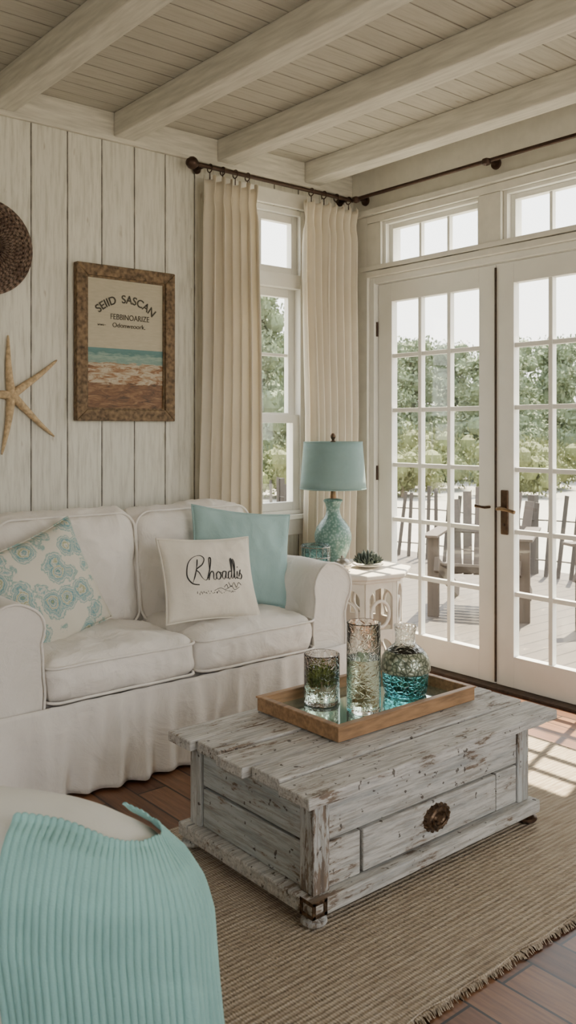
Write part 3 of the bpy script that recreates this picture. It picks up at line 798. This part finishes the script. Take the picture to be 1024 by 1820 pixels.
MB().lathe([(.0001,0),(.03,0),(.05,.006),(.075,.014),(.078,.018),(.070,.017),(.045,.010),(.0001,.008)],36).obj('dish',m_white,G,smooth=True)
mb=MB()
for cx,cy,s_ in ((0,0,1.3),(.035,.012,.95),(-.035,.01,1.0),(.008,-.035,.9),(.04,-.025,.7),(-.033,-.022,.75)):
    for ring_,(n_,el) in enumerate(((7,.3),(6,.75),(4,1.2))):
        for i in range(n_):
            a=2*pi*i/n_+ring_*.4; l=.046*s_; d=Vector((math.cos(a)*math.cos(el),math.sin(a)*math.cos(el),math.sin(el)))
            b=Vector((cx,cy,.022))
            mb.tube([b,b+d*l*.5,b+d*l*.85+Vector((0,0,.004)),b+d*l+Vector((0,0,.010))],[.004*s_,.007*s_,.005*s_,.0008],6)
mb.obj('succulent_leaves',m_succ,G,smooth=True,sharp=0)
# ---------------------------------------------------------------- wall art
A=thing('framed_picture','weathered wood framed seascape print with old lettering','picture',(-1.4755,-.004,1.645))
fw,fh,b=.255,.352,.052
mb=MB()
for poly in (([(-fw,-fh),(fw,-fh),(fw-b,-fh+b),(-fw+b,-fh+b)]),([(fw,-fh),(fw,fh),(fw-b,fh-b),(fw-b,-fh+b)]),([(fw,fh),(-fw,fh),(-fw+b,fh-b),(fw-b,fh-b)]),([(-fw,fh),(-fw,-fh),(-fw+b,-fh+b),(-fw+b,fh-b)])):
    mb.prism(poly,'y',-.034,0)
mb.obj('picture_frame',m_frame,A,bevel=.004)
mb=MB()
c=fw-b; d=fh-b
for x0,x1,z0,z1 in ((-c,c,d-.008,d),(-c,c,-d,-d+.008),(-c,-c+.008,-d+.008,d-.008),(c-.008,c,-d+.008,d-.008)): mb.box(x0,x1,-.022,-.004,z0,z1)
mb.obj('frame_liner',m_frame,A)
MB().box(-c+.004,c-.004,-.016,-.004,-d+.004,d-.004).obj('art_print',m_art,A)
m_txt=simple('faded_ink',(.05,.045,.035),.8,0,60,.3,0)
def text(body,size,loc,arc=0,sx=1,bold=0):
    cu=bpy.data.curves.new('t','FONT'); cu.body=body; cu.size=size; cu.align_x='CENTER'; cu.extrude=.0006; cu.offset=bold
    o=bpy.data.objects.new('t',cu); COL.objects.link(o)
    dg=bpy.context.evaluated_depsgraph_get(); dg.update()
    me=bpy.data.meshes.new_from_object(o.evaluated_get(dg)); bpy.data.objects.remove(o)
    for v_ in me.vertices:
        x,y,z=v_.co; x*=sx
        if arc:
            a=x/arc; x,y=(arc+y)*math.sin(a),(arc+y)*math.cos(a)-arc
        v_.co=(x,-z,y)
    me.materials.clear(); me.materials.append(m_txt)
    n=bpy.data.objects.new('print_lettering',me); COL.objects.link(n); n.parent=A; n.location=loc
text('SEIID  SASCAN',.052,(0,-.0175,.190),arc=.20,sx=.90,bold=.0008)
text('FEBBINOARIZE',.036,(.02,-.0175,.112),sx=.86)
text('Odonweoork.',.030,(.015,-.0175,.076))
text('wws~',.018,(-.125,-.0175,.078))
B_=thing('wall_basket','round dark woven wicker basket hung on boards','basket',(-2.125,-.002,2.012))
mb=MB()
pf=[(.0001,.062),(.04,.060),(.09,.050),(.13,.046),(.165,.040),(.185,.026),(.196,.012),(.196,.0)]
mb.lathe(pf,64,M=Matrix.Rotation(pi/2,4,'X'))
for r_,h_ in ((.03,.062),(.06,.056),(.09,.050),(.12,.047),(.152,.043),(.178,.032)):
    mb.tube([(r_*math.cos(2*pi*i/96),-h_-.004*math.sin(i*pi/2),r_*math.sin(2*pi*i/96)) for i in range(96)],.008,6,True)
mb.obj('basket_weave',m_wick,B_,smooth=True,sharp=0)
MB().tube([(.193*math.cos(2*pi*i/64),-.010,.193*math.sin(2*pi*i/64)) for i in range(64)],.009,8,True).obj('basket_rim',m_wick,B_,smooth=True,sharp=0)
SF=MB()
arms=[(-.016,.257),(.205,.165),(.195,-.168),(-.038,-.245),(-.255,.02)]
for x,z in arms:
    L_=math.hypot(x,z); dx,dz=x/L_,z/L_
    pts=[];rs=[]
    for k in range(14):
        t_=k/13; bend=.004*math.sin(t_*pi*1.3+x*9)
        pts.append((dx*L_*t_-dz*bend,-.013+.004*t_,dz*L_*t_+dx*bend)); rs.append(.0155*(1-t_)**.9+.0045 if t_<1 else .003)
    SF.tube(pts,rs,10)
SF.lathe([(.0001,.026),(.014,.024),(.024,.015),(.028,.004)],20,M=Matrix.Rotation(pi/2,4,'X'))
so=SF.obj('starfish',m_star,None,smooth=True,sharp=0,loc=(-2.018,-.003,1.393))
tag(so,'large slender dried tan starfish hung on boards','starfish')
# ---------------------------------------------------------------- armchair (seen from behind) + throw
AROT=R(-44); AC=(-3.066,-2.360,.0)
O=thing('armchair','low cream upholstered armless chair with rounded back','armchair',AC,(0,0,AROT))
OA,OB=.355,.115; EX=2.5
def foot(th,e=EX):
    c_,s_=math.cos(th),math.sin(th)
    return (OA*math.copysign(abs(c_)**(2/e),c_),OB*math.copysign(abs(s_)**(2/e),s_))
prof=[(.93,.16),(.97,.18),(.99,.25),(1,.35),(1,.58),(.995,.64),(.97,.675),(.92,.700),(.84,.718),(.72,.731),(.55,.740),(.35,.745),(.15,.747),(.01,.747)]
def crown(x): return .050*min(1.2,abs(x)/OA)**2.2
vs=[];fs=[];n=96
for s_,z in prof:
    for i in range(n):
        x,y=foot(2*pi*i/n); zz=z-(crown(x*s_) if z>.5 else 0)
        vs.append((x*s_,y*s_,zz))
for k in range(len(prof)-1):
    for i in range(n): fs.append((k*n+i,k*n+(i+1)%n,(k+1)*n+(i+1)%n,(k+1)*n+i))
fs.append(list(range(n))); fs.append([(len(prof)-1)*n+i for i in range(n)])
MB().add(vs,fs).obj('backrest',m_ott,O,smooth=True,sharp=0)
MB().soft(.54,.44,.16,.05,(0,.27,.36),bulge=(0,.01,.02),n=14).obj('seat',m_ott,O,smooth=True,sharp=0,weld=True)
MB().soft(.52,.46,.14,.02,(0,.255,.22),n=10).obj('seat_base',m_ott,O,smooth=True,sharp=0,weld=True)
for sx in (-1,1):
    for sy in (-.03,.42): MB().lathe([(.012,.0),(.018,.10),(.022,.17)],16,c=(sx*.22,sy,0)).obj('leg',m_bronze,O,smooth=True)
TW=thing('throw_blanket','aqua ribbed knit throw draped over the chair back','blanket',AC,(0,0,AROT))
HP=[(0,.747),(.15,.747),(.35,.745),(.55,.740),(.72,.731),(.84,.718),(.92,.700),(.97,.675),(.995,.645),(1.0,.62)]
def hz(s_):
    for i in range(len(HP)-1):
        if s_<=HP[i+1][0]:
            f_=(s_-HP[i][0])/(HP[i+1][0]-HP[i][0]); return HP[i][1]+(HP[i+1][1]-HP[i][1])*f_
    return .62
ths=[R(-76)+R(106)*i/1500 for i in range(1501)]
pts=[foot(a) for a in ths]; acc=[0]
for i in range(1500): acc.append(acc[-1]+math.hypot(pts[i+1][0]-pts[i][0],pts[i+1][1]-pts[i][1]))
Ltot=acc[-1]
def fp(s_):
    q=s_*Ltot; i=min(1499,max(0,bisect.bisect_left(acc,q)-1)); f_=(q-acc[i])/max(1e-9,acc[i+1]-acc[i])
    a=Vector(pts[i]).lerp(Vector(pts[i+1]),f_)
    lo=foot(ths[max(0,i-50)]) ; hi=foot(ths[min(1500,i+50)])
    b_=Vector(hi)-Vector(lo); b_.normalize()
    return a,Vector((b_.y,-b_.x))
nrib=int(Ltot/.0092)
def sm(a,b,x):
    t_=max(0,min(1,(x-a)/(b-a))); return t_*t_*(3-2*t_)
def thf(u,v):
    VT=.42
    hang=max(0,(v-VT)/(1-VT)); top=max(0,1-v/VT)
    uu=min(1,max(0,u+.11*(1-u)*hang))
    a,nn=fp(uu)
    end=sm(.25,1.0,u)
    tgt=Vector((a.x*(1-.04*end)-.075*end,-.054+.105*end+.008*math.sin(u*9)*(1-end)))
    p_=a.lerp(tgt,top)
    nm=((abs(p_.x)/OA)**EX+(abs(p_.y)/OB)**EX)**(1/EX); nm=min(nm,1)
    fold=.022*noise.noise((u*6,v*.9,2))+.012*noise.noise((u*15,v*1.0,7))
    rib=.0028*abs(math.sin(pi*nrib*u))
    off=.009+rib+hang*(.012+fold*1.5)+.2*abs(fold)
    if hang>0:
        z=.62-hang*.30; ou,upz=1,0
        z-=crown(a.x)
    else:
        z=hz(nm)-crown(p_.x); kz=1-sm(.80,1.0,nm); ou,upz=1-kz,kz
    x=p_.x+nn.x*off*ou; y=p_.y+nn.y*off*ou; z+=off*upz+.008*max(0,noise.noise((u*7,v*6,1)))*upz
    z+=.005*math.exp(-(v/.04)**2)*upz
    return (x,y,z)
MB().grid(thf,nrib*6,110).obj('throw_fabric',m_throw,TW,smooth=True,sharp=0,solid=.003)
# ---------------------------------------------------------------- outside
g=MB().box(-60,90,-60,90,-.62,-.55).obj('ground',m_sand); struct(g,'pale sandy ground outside','ground')
dk=MB().box(.16,3.6,-6,5,-.16,-.06).obj('deck_floor',m_deck); struct(dk,'weathered wooden deck','deck')
FN=thing('fence','weathered slatted beach fence at the deck edge','fence',(3.3,0,-.06))
mb=MB(); y=-4.5
while y<4.9:
    h_=.66+random.uniform(-.05,.09); a=random.uniform(-.10,.10)+.06
    mb.box(-.007,.007,-.018,.018,0.0,h_,M=Matrix.Translation((0,y,0))@Matrix.Rotation(a,4,'X'))
    y+=.115+random.uniform(-.01,.03)
mb.obj('fence_slats',m_slat,FN)
mb=MB()
for z in (.14,.5): mb.tube([(.012,-4.5+i*.25,z+.01*math.sin(i)) for i in range(38)],.007,5)
for i in range(6): mb.box(.02,.09,-4.4+i*1.82,-4.33+i*1.82,0,.72)
mb.obj('fence_rail',m_slat,FN)
def adirondack(loc,rz):
    C_=thing('adirondack_chair','weathered teak slatted deck chair','chair',loc,(0,0,rz),group='deck chairs')
    mb=MB()
    for i in range(7):
        t_=i/6; mb.box(-.26,.26,-.035,.035,-.01,.01,M=Matrix.Translation((0,-.25+.5*t_,.36-.12*t_))@Matrix.Rotation(-.24,4,'X'))
    mb.obj('seat',m_chair,C_,bevel=.003)
    mb=MB()
    for i in range(7):
        a=(i-3)/3; mb.box(-.033,.033,-.01,.01,0,.72-.12*a*a,M=Matrix.Translation((a*.225,.26,.22))@Matrix.Rotation(-.42,4,'X')@Matrix.Rotation(a*.10,4,'Y'))
    mb.box(-.27,.27,-.01,.02,0,.07,M=Matrix.Translation((0,.39,.52))@Matrix.Rotation(-.42,4,'X'))
    mb.obj('backrest',m_chair,C_,bevel=.003)
    for sg in (-1,1):
        MB().box(-.055,.055,-.38,.42,.56,.58,M=Matrix.Translation((sg*.32,0,0))).obj('armrest',m_chair,C_,bevel=.004)
        MB().box(-.04,.04,-.02,.02,0,.56,M=Matrix.Translation((sg*.31,-.28,0))).obj('front_leg',m_chair,C_,bevel=.003)
        MB().box(-.015,.015,-.45,.55,-.05,.05,M=Matrix.Translation((sg*.28,.08,.22))@Matrix.Rotation(-.36,4,'X')).obj('back_leg',m_chair,C_,bevel=.003)
    return C_
C1=adirondack((1.65,.35,-.06),R(-60))
copy_thing(C1,(1.75,-.85,-.06),(0,0,R(-115)))
def foliage(nblob,spread,leaf,nleaf,squash=1,seed=0,cone=False):
    rnd=random.Random(seed); mb=MB()
    for b_ in range(nblob):
        if cone:
            t_=rnd.random()**1.1; rad=spread*(1-.55*t_)*.9; a=rnd.uniform(0,6.28); q=rnd.random()**.5; c_=Vector((math.cos(a)*rad*q,math.sin(a)*rad*q,.5+t_*5.3)); r_=.62*(1-.35*t_)+.16
        else:
            a=rnd.uniform(0,6.28); q=rnd.random()**.5*spread
            c_=Vector((math.cos(a)*q,math.sin(a)*q,.35+rnd.random()*squash)); r_=rnd.uniform(.40,.65)
        mb.lathe([(.001,-r_*.6),(r_*.4,-r_*.5),(r_*.6,-.1),(r_*.55,r_*.35),(r_*.25,r_*.56),(.001,r_*.64)],9,c=tuple(c_))
        for k in range(nleaf):
            d=Vector((rnd.gauss(0,1),rnd.gauss(0,1),rnd.gauss(0,1))).normalized()
            p=c_+Vector((d.x,d.y,d.z*.8))*r_*rnd.uniform(.6,1.35)
            q_=Euler((rnd.uniform(0,6),rnd.uniform(0,6),rnd.uniform(0,6))).to_matrix().to_4x4()
            s_=leaf*rnd.uniform(.4,1.3)
            mb.add([(-s_,-s_*.4,0),(s_,-s_*.4,0),(s_*.7,s_*.5,0),(-s_*.7,s_*.5,0)],[(0,1,2,3)],Matrix.Translation(p)@q_)
    return mb
t1=thing('tree','tall hazy green pine tree','tree',(18.5,18.6,-.55),group='trees beyond the deck')
foliage(85,1.7,.08,150,2,3,True).obj('foliage',m_leaf,t1,recalc=False)
MB().tube([(0,0,0),(.05,0,1.5),(0,.05,3.6)],[.18,.14,.06],8).obj('trunk',m_bark,t1,smooth=True)
rnd=random.Random(5)
du=Vector((.81,-.585)); dn=Vector((.585,.81))
hs=[1.02,.90,1.12,.74,.76,.90]
p0=Vector((8.0,25.5))
for i in range(6):
    p_=p0+du*4.3*i
    if i==0: t1.location=(p_.x,p_.y,-.55)
    else: copy_thing(t1,(p_.x,p_.y,-.55),(0,0,rnd.uniform(0,6)),(1.0,1.0,hs[i]))
for i in range(6):
    p_=p0+du*(4.3*i+2.1)+dn*4.4
    copy_thing(t1,(p_.x,p_.y,-.55),(0,0,rnd.uniform(0,6)),(1.0,1.0,[1.0,1.18,.95,.9,.9,1.05][i]))
for i in range(6):
    p_=p0+du*(4.7*i-.6)+dn*9.2
    copy_thing(t1,(p_.x,p_.y,-.55),(0,0,rnd.uniform(0,6)),(1.0,1.0,[1.0,1.05,1.2,1.1,.95,1.0][i]))
b1=thing('shrub','rounded yellow-green beach shrub','shrub',(15.2,13.8,-.55),group='shrubs behind the fence')
foliage(34,1.35,.055,150,1.0,9).obj('foliage',m_leaf2,b1,recalc=False)
MB().tube([(0,0,0),(.02,0,.5)],[.08,.05],6).obj('trunk',m_bark,b1)
p0=Vector((6.5,21.5))
for i in range(7):
    p_=p0+du*3.25*i
    if i==0: b1.location=(p_.x,p_.y,-.55)
    else: copy_thing(b1,(p_.x,p_.y,-.55),(0,0,rnd.uniform(0,6)),(.82,.82,rnd.uniform(.95,1.25)))
b1.scale=(.82,.82,1)
for i in range(7):
    p_=p0+du*(3.25*i+1.6)-dn*2.9
    copy_thing(b1,(p_.x,p_.y,-.55),(0,0,rnd.uniform(0,6)),(.80,.80,rnd.uniform(.75,1.0)))
# ---------------------------------------------------------------- light
w_=bpy.data.worlds.new('World'); bpy.context.scene.world=w_; w_.use_nodes=True
nt=w_.node_tree; bg=nt.nodes['Background']
tc=nt.nodes.new('ShaderNodeTexCoord'); sp_=nt.nodes.new('ShaderNodeSeparateXYZ'); nt.links.new(tc.outputs['Generated'],sp_.inputs[0])
rp=nt.nodes.new('ShaderNodeValToRGB'); e=rp.color_ramp.elements; e[0].position=.0; e[0].color=(1,.95,.87,1); e[1].position=.6; e[1].color=(.90,.93,1,1)
nt.links.new(sp_.outputs[2],rp.inputs[0]); nt.links.new(rp.outputs[0],bg.inputs[0]); bg.inputs[1].default_value=5.4
sl=bpy.data.lights.new('sun','SUN'); sl.energy=34; sl.angle=.012; sl.color=(1,.86,.64)
so=bpy.data.objects.new('sun',sl); COL.objects.link(so)
so.rotation_euler=Vector((-.42,-.12,-.86)).to_track_quat('-Z','Y').to_euler()
# ---------------------------------------------------------------- camera
cd=bpy.data.cameras.new('camera'); cam=bpy.data.objects.new('camera',cd); COL.objects.link(cam)
cd.sensor_width=36; cd.lens=30.56; cd.shift_y=-145/1820; cd.clip_start=.05; cd.clip_end=300
cam.location=(-3.472,-3.571,1.25)
cam.rotation_euler=Vector((.6414,.7672,0)).to_track_quat('-Z','Y').to_euler()
cd.dof.use_dof=True; cd.dof.focus_distance=2.9; cd.dof.aperture_fstop=9
bpy.context.scene.camera=cam
